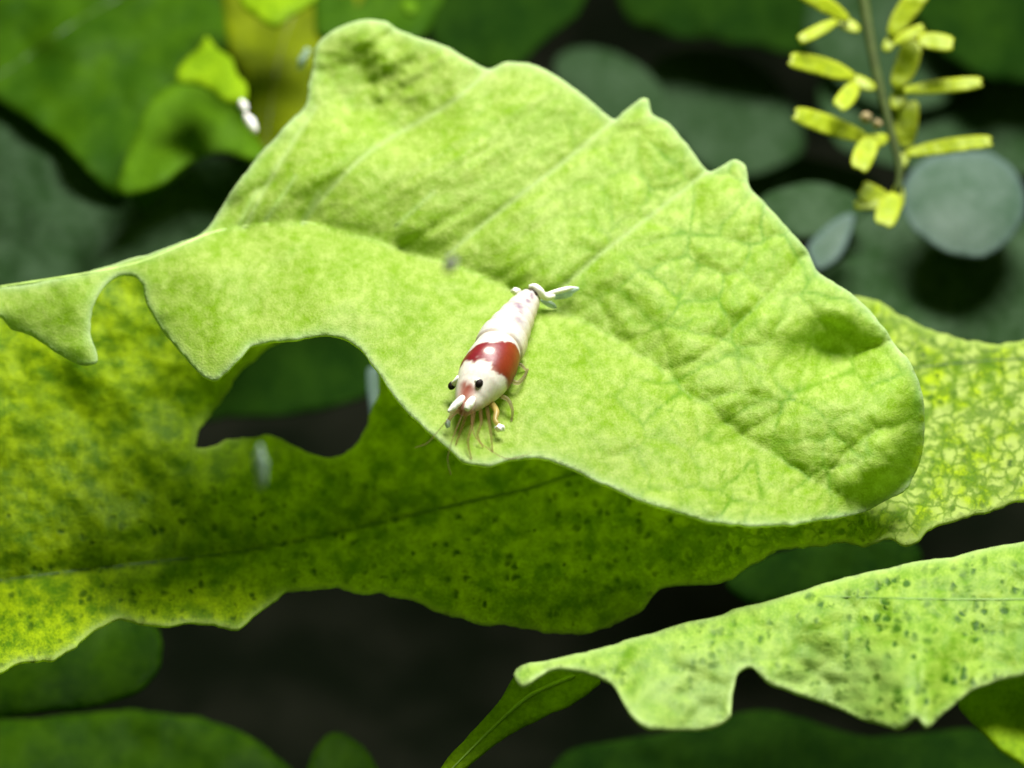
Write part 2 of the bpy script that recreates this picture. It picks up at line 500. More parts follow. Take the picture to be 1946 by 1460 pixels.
# ------------------------------------------------------------------ the long spotted leaf below it
LOWER = [(-80,600),(100,575),(180,520),(300,500),(600,540),(900,640),(1200,640),(1480,600),(1600,560),(1640,560),(1700,592),(1760,622),(1830,645),(1900,652),(2040,655),
         (2040,905),(1946,945),(1885,968),(1830,985),(1765,1003),(1745,1028),(1715,1032),(1690,1022),(1640,1030),(1580,1030),(1530,1036),(1450,1056),(1390,1095),(1350,1108),(1290,1114),
         (1262,1118),(1235,1138),(1205,1165),(1170,1190),(1120,1202),(1060,1205),(1000,1196),(930,1184),(880,1172),(830,1158),(780,1138),(740,1128),(690,1124),(640,1114),(590,1122),
         (545,1120),(510,1150),(480,1175),(450,1192),(415,1186),(350,1180),(290,1190),(230,1174),(190,1192),(150,1225),(90,1250),(40,1258),(0,1278),(-80,1290)]
HOLE = [(372,850),(392,800),(430,745),(475,690),(540,650),(640,630),(715,670),(716,740),(706,790),(682,842),(645,868),(600,864),(555,848),(500,828),(450,832),(410,845)]
LRIB = [(-60,1112),(0,1104),(150,1085),(300,1068),(450,1050),(600,1022),(760,985),(900,952),(1000,930),(1090,900),(1250,845),(1450,780),(1600,728),(1740,700),(1830,690),(1946,682),(2030,680)]
LRC = catmull(LRIB, 25, False)
def d_low(x, y):
    yr = np.interp(x, LRC[:, 0], LRC[:, 1])
    s = y - yr
    D = 32.2 - 0.0085 * (y - 800) - 0.0004 * (x - 900)
    D = D - 0.9 * sm(1250, 1750, x)
    lf = sm(1000, 700, x)
    D = D + 0.0035 * np.maximum(s, 0) * sm(600, 900, x) * (1 - sm(1200, 1400, x)) - 0.003 * np.maximum(s, 0) * lf + (0.8 + 0.0062 * np.minimum(s, 0)) * lf
    D = D + 0.10 * np.exp(-np.abs(s) / 40.0)
    D = D + 0.6 * g(x - 520, 170) * g(y - 800, 90)
    D = D + 0.30 * fbm(x / 170, y / 170 + 5, 2) + 0.05 * fbm(x / 40, y / 40, 3)
    f1, f2 = cells((x + 14 * fbm(x / 40, y / 40, 2)) / 40.0, (y + 14 * fbm(x / 40 + 7, y / 40, 2)) / 34.0)
    D = D + (0.02 + 0.025 * sm(1200, 1600, x)) * (0.5 - np.clip(f2 - f1, 0, 0.5))
    D = D + 0.55 * sm(1090, 1210, y) * sm(900, 1020, x) * sm(1260, 1170, x)
    return D
m_low = leaf_mat('spotted_leaf_skin', (0.09, 0.21, 0.001), (0.44, 0.60, 0.003), (0.58, 0.80, 0.0), con=(0.43, 0.68), tw=0.5, rough=0.55, spec=0.15, mottle=3.0, fine=20.0,
                 spot=(0.03, 0.10, 0.002), spot_scale=5.2, spot_r=0.40, cell=(0.10, 0.21, 0.002), cell_scale=3.2, cell_w=0.16, edge=(0.45, 0.6, 0.14), vein=(0.05, 0.12, 0.0), tone=(0.45, 0.58, 0.13), bump=0.5)
low = empty('long_leaf', P(-60, 1110, d_low(np.array([-60.]), np.array([1110.]))[0]), 'long yellow green leaf with dark flecks and an eaten hole, running behind the pale leaf', 'leaf')
def tone_low(x, y):
    return sm(1250, 1800, x + 120 * fbm(x / 60, y / 60, 3)) * np.clip(0.5 + 2.2 * fbm(x / 24, y / 24, 3), 0, 1)
sheet('blade', LOWER, d_low, 8.0, 0.035, m_low, low, holes=[HOLE], jag=5.0, step=5, seed=2, spotw=lambda x, y: np.maximum(0.15 + 0.85 * sm(850, 1010, y), sm(900, 1200, x)), net=lambda x, y: 0.25 + 0.75 * sm(1180, 1450, x), veins=[(LRC, 5.0)], tone=tone_low)
m_rib2 = plain_mat('dark_vein', (0.05, 0.12, 0.002), rough=0.5, transl=0.2)
ridge('midrib', LRIB, d_low, 3.2, m_rib2, low, lift=0.0)

# ------------------------------------------------------------------ the ruffled pale leaf at the lower right
THIRD = [(978,1282),(990,1266),(1040,1255),(1110,1242),(1200,1213),(1300,1186),(1400,1158),(1500,1130),(1600,1102),(1700,1077),(1820,1055),(1960,1025),(2050,1010),
         (2050,1260),(1946,1280),(1880,1300),(1835,1322),(1800,1350),(1765,1382),(1740,1362),(1700,1386),(1640,1368),(1570,1335),(1510,1312),(1465,1300),(1430,1268),(1405,1275),
         (1392,1310),(1382,1360),(1350,1383),(1290,1388),(1235,1382),(1195,1352),(1160,1300),(1110,1276),(1060,1270),(1020,1285),(992,1303)]
def d_third(x, y):
    top = np.interp(x, [978, 1300, 1700, 2050], [1282, 1186, 1077, 1010])
    s = y - top
    D = 26.9 - 0.0055 * (y - 1200) - 0.0004 * (x - 1400)
    ru = np.sin((x - 1000) / 44.0 + 0.6) * 0.26 + np.sin((x - 1000) / 91.0 + 2.2) * 0.26
    D = D + ru * sm(40, 230, s)
    D = D + 0.18 * np.exp(-s / 16.0)
    D = D + 0.16 * fbm(x / 90, y / 90 + 2, 3)
    f1, f2 = cells((x + 16 * fbm(x / 40, y / 40, 2)) / 62.0, y / 50.0)
    D = D + 0.07 * (0.5 - np.clip(f2 - f1, 0, 0.5))
    return D
m_third = leaf_mat('ruffled_leaf_skin', (0.13, 0.29, 0.003), (0.36, 0.53, 0.07), (0.34, 0.55, 0.005), tw=0.32, rough=0.5, spec=0.2, mottle=4.0, fine=20.0,
                   spot=(0.04, 0.13, 0.001), spot_scale=5.4, spot_r=0.50, edge=(0.5, 0.66, 0.25), vein=(0.16, 0.32, 0.03), tone=(0.40, 0.54, 0.20), bump=0.5)
third = empty('ruffled_leaf', P(2000, 1140, 26.9), 'pale ruffled leaf with dark green pits in the lower right corner', 'leaf')
TV = [(2030,1138),(1946,1140),(1800,1140),(1650,1136),(1560,1134)]
def tone_third(x, y):
    return np.clip(g(x - 1300, 120) * g(y - 1320, 90) + g(x - 1600, 130) * g(y - 1290, 70) + 0.5 * fbm(x / 50, y / 50, 3), 0, 1) * 0.45
sheet('blade', THIRD, d_third, 7.0, 0.035, m_third, third, jag=3.0, seed=4, tone=tone_third, spotw=lambda x, y: 0.7 + 0.6 * sm(1250, 1700, x),
      veins=[(catmull(TV, 20, False), 4.0)])
ridge('midrib', TV, d_third, 3.4, plain_mat('green_vein', (0.2, 0.36, 0.05), transl=0.2), third, lift=-0.005)

# ------------------------------------------------------------------ leaves all round and behind, each its own thing
MATS = {
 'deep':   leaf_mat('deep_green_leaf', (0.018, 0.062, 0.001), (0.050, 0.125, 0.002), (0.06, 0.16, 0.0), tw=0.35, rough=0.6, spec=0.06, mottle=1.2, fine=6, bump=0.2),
 'mid':    leaf_mat('mid_green_leaf', (0.055, 0.135, 0.002), (0.10, 0.22, 0.004), (0.12, 0.28, 0.0), tw=0.4, rough=0.6, spec=0.08, mottle=1.5, fine=8, bump=0.25),
 'lime':   leaf_mat('yellow_green_leaf', (0.14, 0.26, 0.002), (0.26, 0.42, 0.006), (0.28, 0.45, 0.0), tw=0.4, rough=0.6, spec=0.08, mottle=2.5, fine=10, bump=0.3),
 'olive':  leaf_mat('olive_leaf', (0.085, 0.12, 0.001), (0.18, 0.23, 0.002), (0.16, 0.22, 0.0), tw=0.4, rough=0.6, spec=0.06, mottle=1.5, fine=7, bump=0.2),
 'gray':   leaf_mat('hazed_green_leaf', (0.012, 0.034, 0.008), (0.042, 0.074, 0.038), (0.04, 0.10, 0.01), tw=0.2, rough=0.65, spec=0.04, mottle=1.0, fine=6, bump=0.15),  # water haze put into the colour: a greyed, lifted green
 'blue':   leaf_mat('blue_green_leaf', (0.022, 0.058, 0.028), (0.070, 0.110, 0.085), (0.05, 0.12, 0.03), tw=0.15, rough=0.6, spec=0.25, mottle=1.2, fine=8, edge=(0.085, 0.13, 0.13), bump=0.15),
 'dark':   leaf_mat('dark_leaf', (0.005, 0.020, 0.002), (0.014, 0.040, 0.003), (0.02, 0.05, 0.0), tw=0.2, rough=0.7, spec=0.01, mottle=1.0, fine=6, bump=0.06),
}
def back_leaf(name, pts, D0, gx, gy, mat, label, group, rib=None, wob=0.25, spacing=14.0, thick=0.05, seed=0, cup=0.0, ribm=None):
    pts = np.array(pts, float); c = pts.mean(0); r = np.ptp(pts, axis=0) / 2
    def dep(x, y):
        u = (x - c[0]) / r[0]; v = (y - c[1]) / r[1]
        D = D0 + gx * (x - c[0]) / 100 + gy * (y - c[1]) / 100 + cup * (u * u + v * v)
        return D + wob * fbm(x / 110 + seed * 3.7, y / 110 + seed * 1.3, 3)
    root = empty(name, P(*(pts[0]), dep(pts[0][0:1], pts[0][1:2])[0]), label, 'leaf', group)
    sheet('blade', pts, dep, spacing, thick, MATS[mat], root, jag=2.0, step=8, seed=seed)
    if rib:
        ridge('midrib', rib, dep, 5.0, MATS_RIB[ribm or mat], root, lift=0.01)
    return root
MATS_RIB = {k: plain_mat('rib_' + k, c, transl=0.15) for k, c in dict(deep=(0.03,0.08,0.0), mid=(0.10,0.2,0.01), lime=(0.2,0.34,0.02), olive=(0.10,0.13,0.0),
            gray=(0.06,0.11,0.06), blue=(0.07,0.12,0.09), dark=(0.012,0.03,0.006)).items()}
GB = 'soft leaves in the background'
B = back_leaf
B('wide_leaf', [(-90,-90),(430,-90),(445,60),(405,160),(330,175),(285,230),(262,310),(232,372),(180,335),(100,255),(-90,110)], 41, 0.05, -1.0, 'deep', 'broad dark green leaf filling the upper left corner', GB, rib=[(330,-60),(150,40),(20,130),(-60,180)], seed=11, wob=0.5)
B('wide_leaf', [(-90,110),(40,185),(110,260),(190,335),(255,385),(300,425),(240,520),(60,600),(-90,600)], 39.5, -0.1, -0.9, 'gray', 'dull grey green leaf at the left edge above the pale leaf', GB, seed=12, wob=0.5)
B('curled_leaf', [(222,350),(255,262),(288,192),(338,158),(400,160),(445,200),(490,262),(510,312),(425,288),(372,300),(305,348),(238,368)], 38.2, 0, -1.0, 'mid', 'mid green leaf with a notched top left of the white speck', GB, seed=13)
B('small_leaf', [(336,152),(352,112),(376,92),(392,68),(412,92),(440,112),(452,142),(470,160),(466,192),(428,192),(408,172),(380,158)], 37.6, 0, -1.0, 'lime', 'small bright yellow green leaf tip in the upper left', GB, seed=14, wob=0.15)
B('wide_leaf', [(430,-60),(700,-60),(660,40),(605,120),(585,210),(550,280),(490,330),(462,250),(470,170),(440,100),(425,30)], 39.6, 0.05, -0.8, 'olive', 'olive yellow leaf behind the top left of the pale leaf', GB, rib=[(590,-40),(545,60),(520,160),(505,280)], seed=15)
B('small_leaf', [(455,-60),(640,-60),(600,-5),(548,30),(520,50),(490,30),(462,10)], 38.2, 0, -1.1, 'lime', 'bright yellow leaf edge at the top left of the frame', GB, seed=16)
B('curled_leaf', [(180,505),(250,425),(330,345),(372,305),(430,298),(500,315),(470,380),(420,450),(360,500),(200,560)], 38.6, 0, -0.9, 'gray', 'grey green leaf tucked behind the left shoulder of the pale leaf', GB, seed=17)
B('wide_leaf', [(620,-60),(850,-60),(830,20),(800,70),(730,90),(640,80),(600,50)], 40.5, 0, -0.9, 'deep', 'green leaf behind the topmost lobe of the pale leaf', GB, seed=18)
B('small_leaf', [(762,5),(775,-2),(790,8),(788,24),(772,26)], 38.5, 0, -1, 'mid', 'tiny green leaf tip at the top above the pale leaf', GB, seed=19, wob=0.05, spacing=6)
B('wide_leaf', [(850,-60),(1110,-60),(1100,20),(1040,70),(985,125),(920,130),(850,100),(815,50)], 43, 0, -0.9, 'dark', 'dark green leaf above the notch in the pale leaf', GB, seed=20)
B('round_leaf', [(1052,120),(1090,92),(1160,96),(1225,130),(1265,180),(1290,250),(1240,280),(1150,250),(1080,190)], 45, 0, -1.2, 'gray', 'blurred grey green leaf just behind the middle teeth', GB, seed=21)
B('round_leaf', [(1240,130),(1300,95),(1390,100),(1470,150),(1520,230),(1525,285),(1450,325),(1360,330),(1290,260)], 46, 0, -1.2, 'gray', 'blurred rounded leaf left of the yellow sprig', GB, seed=22)
B('wide_leaf', [(1180,-60),(1660,-60),(1650,60),(1560,110),(1430,85),(1300,70),(1200,40)], 46, 0, -0.8, 'dark', 'dark leaf along the top behind the yellow sprig', GB, seed=23, wob=0.6)
B('wide_leaf', [(1720,-60),(2020,-60),(2020,130),(1900,150),(1810,110),(1750,40)], 44, 0, -0.9, 'dark', 'dark green leaf in the top right corner', GB, seed=24, wob=0.6)
B('wide_leaf', [(1560,150),(1700,110),(1850,140),(2020,140),(2020,320),(1900,330),(1720,320),(1590,270)], 44, 0, -1.0, 'gray', 'dim grey green leaf behind the lower part of the yellow sprig', GB, seed=25, wob=0.5)
B('small_leaf', [(1440,385),(1490,355),(1560,348),(1625,372),(1640,405),(1590,440),(1520,450),(1465,420)], 38.4, 0, -1.0, 'gray', 'small grey green leaf between the pale leaf and the sprig tip', GB, seed=26, spacing=9)
B('small_leaf', [(1535,470),(1560,440),(1600,412),(1622,410),(1612,460),(1580,500),(1552,512)], 37.4, 0, -0.8, 'blue', 'narrow bluish leaf touching the right shoulder of the pale leaf', GB, seed=27, wob=0.1, spacing=8)
B('round_leaf', [(1712,360),(1735,322),(1775,296),(1830,286),(1885,292),(1925,318),(1946,355),(1950,400),(1925,450),(1870,490),(1800,480),(1745,445),(1718,405)], 37.2, 0, -0.75, 'blue', 'round blue green leaf at the right edge under the yellow sprig', GB, seed=28, wob=0.08, spacing=9, cup=0.25)
B('wide_leaf', [(1560,540),(1590,500),(1680,470),(1800,440),(2020,430),(2020,680),(1900,660),(1780,640),(1660,600)], 37.6, 0, -0.9, 'gray', 'large dull leaf at the right edge below the round leaf', GB, seed=29, wob=0.4)
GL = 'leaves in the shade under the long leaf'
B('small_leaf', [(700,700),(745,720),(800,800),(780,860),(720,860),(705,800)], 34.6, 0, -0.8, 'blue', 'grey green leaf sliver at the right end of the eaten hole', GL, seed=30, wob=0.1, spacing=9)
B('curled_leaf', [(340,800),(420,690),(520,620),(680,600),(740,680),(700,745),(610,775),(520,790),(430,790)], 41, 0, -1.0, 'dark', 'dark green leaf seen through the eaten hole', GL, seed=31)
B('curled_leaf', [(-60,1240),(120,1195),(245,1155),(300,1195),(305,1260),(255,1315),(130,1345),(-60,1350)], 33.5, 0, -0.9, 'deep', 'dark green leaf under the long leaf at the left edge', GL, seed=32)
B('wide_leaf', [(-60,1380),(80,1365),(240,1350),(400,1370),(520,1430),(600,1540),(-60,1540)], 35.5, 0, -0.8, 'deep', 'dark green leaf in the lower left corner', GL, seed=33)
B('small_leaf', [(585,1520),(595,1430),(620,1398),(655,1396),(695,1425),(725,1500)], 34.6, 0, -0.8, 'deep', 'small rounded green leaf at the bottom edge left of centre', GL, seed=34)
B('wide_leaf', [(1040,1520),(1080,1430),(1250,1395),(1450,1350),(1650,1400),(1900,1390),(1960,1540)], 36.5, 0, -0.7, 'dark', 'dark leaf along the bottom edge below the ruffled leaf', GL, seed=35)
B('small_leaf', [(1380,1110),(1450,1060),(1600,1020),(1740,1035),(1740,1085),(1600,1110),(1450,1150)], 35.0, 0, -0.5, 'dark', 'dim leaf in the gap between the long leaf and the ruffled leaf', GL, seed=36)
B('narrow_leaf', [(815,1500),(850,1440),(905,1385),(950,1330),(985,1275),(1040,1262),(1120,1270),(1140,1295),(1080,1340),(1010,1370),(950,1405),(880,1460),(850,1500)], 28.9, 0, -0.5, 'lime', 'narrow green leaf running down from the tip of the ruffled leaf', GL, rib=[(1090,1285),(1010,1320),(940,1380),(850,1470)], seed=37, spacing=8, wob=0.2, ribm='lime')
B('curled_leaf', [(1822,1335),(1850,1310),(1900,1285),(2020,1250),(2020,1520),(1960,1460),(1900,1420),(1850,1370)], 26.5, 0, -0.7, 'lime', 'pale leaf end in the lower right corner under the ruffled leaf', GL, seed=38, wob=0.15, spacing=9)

B('wide_leaf', [(1000,190),(1100,235),(1300,250),(1500,290),(1650,330),(1660,410),(1450,430),(1250,350),(1050,280)], 48, 0, -1.0, 'gray', 'dim leaf filling the gap between the pale leaf teeth and the sprig tip', GB, seed=41, wob=0.5)
B('curled_leaf', [(60,340),(190,290),(330,315),(450,320),(440,420),(250,480),(100,490)], 43.5, 0, -1.0, 'deep', 'shaded green leaf in the dark gap left of the pale leaf shoulder', GB, seed=42, wob=0.5)
B('wide_leaf', [(1560,-30),(1800,-30),(1865,110),(1780,200),(1640,190),(1540,90)], 45, 0, -1.0, 'gray', 'dim grey green leaf right behind the upper leaflets of the sprig', GB, seed=44, wob=0.5)
B('small_leaf', [(1600,425),(1690,395),(1765,425),(1785,490),(1700,525),(1620,505)], 38.8, 0, -0.9, 'gray', 'small dim leaf just left of and below the round blue green leaf', GB, seed=45, wob=0.3)

# ------------------------------------------------------------------ the yellow sprig
sprig = empty('sprig', P(1640, -30, 34.4), 'yellow green sprig with small blunt leaves hanging in the upper right corner', 'plant')
m_stem = plain_mat('sprig_stem', (0.05, 0.075, 0.010), rough=0.6)
m_lft = leaf_mat('sprig_leaf_skin', (0.20, 0.29, 0.001), (0.39, 0.49, 0.004), (0.50, 0.58, 0.0), tw=0.35, rough=0.45, spec=0.35, mottle=5, fine=22, edge=(0.42, 0.48, 0.03), bump=0.3)
m_bud = plain_mat('sprig_bud', (0.22, 0.17, 0.07), rough=0.6)
ST = catmull([(1636,-40),(1646,30),(1656,90),(1668,150),(1684,215),(1700,275),(1710,325),(1706,365)], 12, False)
tube('stem', P(ST[:, 0], ST[:, 1], np.linspace(34.5, 34.2, len(ST))), np.linspace(11, 7, len(ST)) * K * 34, m_stem, sprig, seg=12)
def leaflet(b, t, wd, d=(34.2, 34.0), notch=True):
    b = np.array(b, float); t = np.array(t, float)
    ax = t - b; L = np.linalg.norm(ax); ax /= L; sd = np.array([-ax[1], ax[0]])
    prof = [(0, .18), (.10, .32), (.28, .45), (.52, .5), (.75, .48), (.9, .43), (.97, .34), (1.0, .24)]
    bow = (rng.random() - 0.5) * 0.10 * L
    left = [b + ax * L * u + sd * (wd * v + bow * 4 * u * (1 - u)) for u, v in prof]
    right = [b + ax * L * u - sd * (wd * v - bow * 4 * u * (1 - u)) for u, v in prof[::-1]]
    tip = [t - ax * L * (0.035 if notch else -0.03)]
    out = left + tip + right
    k = rng.random() * 9
    def dep(x, y):
        u = ((x - b[0]) * ax[0] + (y - b[1]) * ax[1]) / L
        v = ((x - b[0]) * sd[0] + (y - b[1]) * sd[1]) / wd
        return d[0] + (d[1] - d[0]) * u - 0.0050 * (y - b[1]) + 0.02 * v * v + 0.08 * u * u + 0.03 * fbm(x / 20 + k, y / 20, 2)
    sheet('leaflet', out, dep, 5.0, 0.022, m_lft, sprig, step=4, seed=int(k * 10))
for a in [((1612,38),(1512,-22),30,(34.4,33.6)), ((1590,40),(1518,76),22,(34.2,33.9)), ((1634,58),(1592,38),22,(34.4,34.3)),
          ((1624,148),(1500,112),34,(34.2,33.5)), ((1628,158),(1592,204),34,(34.1,33.8)), ((1664,168),(1622,148),22,(34.3,34.2)),
          ((1644,262),(1509,215),36,(34.1,33.4)), ((1662,258),(1632,322),42,(34.0,33.7)), ((1688,262),(1652,268),24,(34.2,34.0)),
          ((1692,68),(1764,-30),40,(34.4,33.8)), ((1744,74),(1812,84),32,(34.0,33.7)), ((1680,98),(1704,66),22,(34.4,34.2)), ((1698,82),(1756,52),22,(34.3,34.0)),
          ((1702,168),(1736,74),44,(34.4,33.9)), ((1718,172),(1867,156),26,(34.2,33.6)), ((1700,210),(1712,158),28,(34.4,34.2)),
          ((1722,280),(1728,190),46,(34.4,34.0)), ((1722,292),(1886,268),28,(34.2,33.5)), ((1712,322),(1724,284),20,(34.3,34.2)),
          ((1698,392),(1636,356),40,(34.1,33.8)), ((1690,388),(1622,390),22,(34.0,33.9)), ((1702,368),(1678,428),44,(34.0,33.7)), ((1706,400),(1708,352),26,(34.2,34.1))]:
    leaflet(*a)
for x, y, r in ((1646,224,11), (1668,236,9)):
    bm = bmesh.new(); bmesh.ops.create_icosphere(bm, subdivisions=3, radius=r * K * 34)
    for v in bm.verts: v.co = v.co * (1 + 0.15 * math.sin(v.co.x * 60) * math.cos(v.co.z * 70))
    bmesh.ops.translate(bm, verts=bm.verts, vec=Vector(P(x, y, 33.95)))
    me = bpy.data.meshes.new('bud'); bm.to_mesh(me); bm.free(); me.shade_smooth()
    link('bud', me, m_bud, sprig)

# ------------------------------------------------------------------ the shrimp
def leaf_frame(x, y):
    d0 = d_main_base(np.array([x]), np.array([y]))[0]
    e = 14.0
    dx = (P(x + e, y, d_main_base(np.array([x + e]), np.array([y]))[0]) - P(x - e, y, d_main_base(np.array([x - e]), np.array([y]))[0]))
    dy = (P(x, y + e, d_main_base(np.array([x]), np.array([y + e]))[0]) - P(x, y - e, d_main_base(np.array([x]), np.array([y - e]))[0]))
    n = np.cross(dx, dy); n /= np.linalg.norm(n)
    if n @ FW > 0: n = -n
    return P(x, y, d0), n
NRM = np.mean([leaf_frame(x, y)[1] for x, y in ((1010,560),(970,620),(940,700),(900,780))], axis=0); NRM /= np.linalg.norm(NRM)
PXC = K * 29.4
def on_leaf(x, y, h):
    """point seen near (x,y) standing h photo-pixels clear of the blade"""
    d0 = min(d_main(np.array([float(x)]), np.array([float(y)]))[0], 60)
    return P(x, y, d0) - FW * h * PXC
# spine: u, px, py, half width px, half height px, lift px
SP = np.array([
 (0.00, 1021,556, 9, 8, 30), (0.05,1012,562,16,16,30), (0.12,1003,574,21,22,33), (0.22,991,592,26,28,38), (0.34,976,616,32,34,44),
 (0.46,960,643,38,41,52), (0.56,947,668,45,47,58), (0.66,936,692,51,51,62), (0.76,922,716,52,50,62), (0.85,908,738,44,42,58),
 (0.92,896,756,33,31,52), (0.97,886,772,22,20,48), (1.00,879,784,13,11,44)], float)
NU, NVV = 150, 72
uu = np.linspace(0, 1, NU)
# smooth the table
sp = np.stack([np.interp(uu, SP[:, 0], SP[:, i]) for i in range(1, 6)], 1)
ker = np.ones(7) / 7
for i in range(5):
    pad = np.concatenate([np.repeat(sp[:1, i], 3) , sp[:, i], np.repeat(sp[-1:, i], 3)])
    sp[3:-3, i] = np.convolve(pad, ker, 'valid')[3:-3]
cen = np.array([on_leaf(a, b, c) for a, b, c in zip(sp[:, 0], sp[:, 1], sp[:, 4])])
for i in range(3):
    pad = np.concatenate([np.repeat(cen[:1, i], 10), cen[:, i], np.repeat(cen[-1:, i], 10)])
    wt = sm(0.0, 0.12, uu) * sm(1.0, 0.85, uu)
    cen[:, i] = wt * np.convolve(pad, np.ones(21) / 21, 'valid') + (1 - wt) * cen[:, i]
tan = np.gradient(cen, axis=0); tan /= np.linalg.norm(tan, axis=1, keepdims=True)
side = np.cross(tan, NRM); side /= np.linalg.norm(side, axis=1, keepdims=True)   # points to the photo's left or right
if side.mean(0) @ RT < 0: side = -side
upv = np.cross(side, tan); upv *= np.sign((upv @ NRM).mean())
th = np.linspace(0, 2 * math.pi, NVV, endpoint=False)
V = np.zeros((NU, NVV, 3)); C = np.zeros((NU, NVV, 3))
U2, T2 = np.meshgrid(uu, th, indexing='ij')
# abdomen rings: six plates, each overlapping the next toward the tail
seg = np.zeros_like(uu)
bounds = [0.05, 0.13, 0.21, 0.30, 0.39, 0.48, 0.57]
for a, b in zip(bounds[:-1], bounds[1:]):
    t = (uu - a) / (b - a); inside_ = (t >= 0) & (t < 1)
    seg[inside_] = 0.22 * np.sqrt(np.clip(1 - t[inside_], 0, 1)) * 1.0
for i in range(NU):
    w_, h_ = sp[i, 2] * PXC, sp[i, 3] * PXC
    k_ = 1 + seg[i] - 0.04
    c, s = np.cos(th), np.sin(th)
    belly = np.where(s < 0, 0.8, 1.0)
    V[i] = cen[i] + (w_ * k_ * np.sign(c) * np.abs(c) ** 0.9)[:, None] * side[i] + (h_ * k_ * s * belly)[:, None] * upv[i]
# pigment: v runs from -1 (left flank) through 0 (back) to 1 (right flank)
vv = np.where(np.sin(T2) > 0, np.cos(T2), np.sign(np.cos(T2)) * (2 - np.abs(np.cos(T2))))
nz = fbm(U2 * 16 + 3, vv * 4 + 7, 3) * 0.05
white = np.array([0.52, 0.50, 0.47]); cream = np.array([0.66, 0.55, 0.24]); lilac = np.array([0.22, 0.15, 0.20])
red = np.array([0.16, 0.004, 0.011]); rust = np.array([0.19, 0.028, 0.003]); black = np.array([0.02, 0.012, 0.008]); brown = np.array([0.26, 0.07, 0.045])
C[:] = white
C += sm(0.70, 0.80, U2)[..., None] * np.array([0.26, 0.23, 0.19])
def lay(mask, col):
    global C
    m = np.clip(mask, 0, 1)[..., None]
    C = C * (1 - m) + np.array(col) * m
lay(sm(0.70, 1.15, np.abs(vv)) * 0.75 * (U2 < 0.62), cream)
for (a, b, sa, sb, k_) in ((0.17, 0.38, .022, .2, .55), (0.25, 0.40, .024, .22, .65), (0.33, 0.12, .025, .28, .6), (0.37, 0.34, .02, .2, .45), (0.44, 0.45, .03, .25, .45), (0.30,-0.3,.02,.2,.25)):
    lay(k_ * g(U2 - a + nz, sa) * g(vv - b + nz * 4, sb) * 1.7, lilac)
lay(sm(0.06, 0.05, U2 + nz * 0.3) * 0.0, black)
for a in bounds[1:]:                                        # thin darker joints
    lay(0.8 * g(U2 - a, 0.007), (0.30, 0.23, 0.16))
# saddle: full back band with a long right-hand tail
vc_ = np.clip(vv, -1.4, 1.4)
f_lo = 0.655 - 0.075 * vc_ + nz * 0.8
f_hi = 0.780 - 0.02 * vc_ + 0.035 * sm(0.28, 0.42, vc_) + nz * 0.8
sad = sm(f_lo - 0.006, f_lo + 0.006, U2) * sm(f_hi + 0.008, f_hi - 0.008, U2) * sm(1.45, 1.3, np.abs(vv))
lay(sad, red); lay(sad * sm(0.2, 0.65, vv) * 0.75, rust)
lay(1.9 * g(U2 - 0.715, 0.014) * g(vv - 0.0, 0.11), (0.9, 0.82, 0.74))
lay(sm(1.0, 1.6, np.abs(vv)) * (U2 > 0.60) * 0.8, (0.62, 0.40, 0.22))
# head: brown wedge between the eyes, pinkish front
lay(1.1 * g(vv + 0.15 + nz * 3, 0.5) * sm(0.885, 0.93, U2 + nz * 0.5), brown)
lay(0.7 * sm(0.94, 0.985, U2), (0.36, 0.20, 0.15))
lay(0.35 * g(U2 - 0.80, 0.02) * g(vv - 0.3, 0.3), (0.7, 0.5, 0.42))
F = []
for i in range(NU - 1):
    for k in range(NVV):
        F.append((i*NVV+k, i*NVV+(k+1) % NVV, (i+1)*NVV+(k+1) % NVV, (i+1)*NVV+k))
VV = V.reshape(-1, 3); CC = C.reshape(-1, 3)
VV = np.vstack([VV, cen[:1] - tan[:1] * 4 * PXC, cen[-1:] + tan[-1:] * 5 * PXC]); CC = np.vstack([CC, black[None], brown[None]])
for k in range(NVV):
    F.append((len(VV)-2, (k+1) % NVV, k)); F.append((len(VV)-1, (NU-1)*NVV+k, (NU-1)*NVV+(k+1) % NVV))
shrimp = empty('shrimp', on_leaf(940, 690, 0), 'small red and white banded shrimp standing on the pale leaf', 'shrimp')
me = mesh_from('body', VV, F)
bm = bmesh.new(); bm.from_mesh(me); bmesh.ops.recalc_face_normals(bm, faces=bm.faces); bm.to_mesh(me); bm.free(); me.shade_smooth()
colattr(me, 'pigment', CC)
m_body = pigment_mat('shrimp_shell')
link('body', me, m_body, shrimp)

def body_at(u, v, out=1.0):
    """point on the shell: u along the body, v across (-1..1), out = radial factor"""
    i = int(round(u * (NU - 1))); a = math.acos(max(-1, min(1, v)))
    return cen[i] + out * (sp[i, 2] * PXC * math.cos(a) * side[i] + sp[i, 3] * PXC * math.sin(a) * upv[i])

def blob(name, p, ax, r, mat, parent, wob=0.0, sub=3):
    """an ellipsoid: ax = three axis vectors, r = three radii"""
    bm = bmesh.new(); bmesh.ops.create_icosphere(bm, subdivisions=sub, radius=1)
    A = [np.array(a) / np.linalg.norm(a) for a in ax]
    for v in bm.verts:
        q = np.array(v.co)
        k_ = 1 + wob * math.sin(q[0] * 5 + q[1] * 3) * math.cos(q[2] * 4)
        v.co = Vector(p + k_ * sum(q[i] * r[i] * A[i] for i in range(3)))
    bmesh.ops.recalc_face_normals(bm, faces=bm.faces)
    me = bpy.data.meshes.new(name); bm.to_mesh(me); bm.free(); me.shade_smooth()
    return link(name, me, mat, parent)
m_eye = plain_mat('shrimp_eye', (0.012, 0.007, 0.006), rough=0.6, spec=0.15)
m_white = plain_mat('shrimp_white', (0.88, 0.86, 0.82), rough=0.35, sss=0.2, noise=0.06)
m_clear = plain_mat('shrimp_clear_limb', (0.50, 0.40, 0.26), rough=0.35, transl=0.45, alpha=0.18)
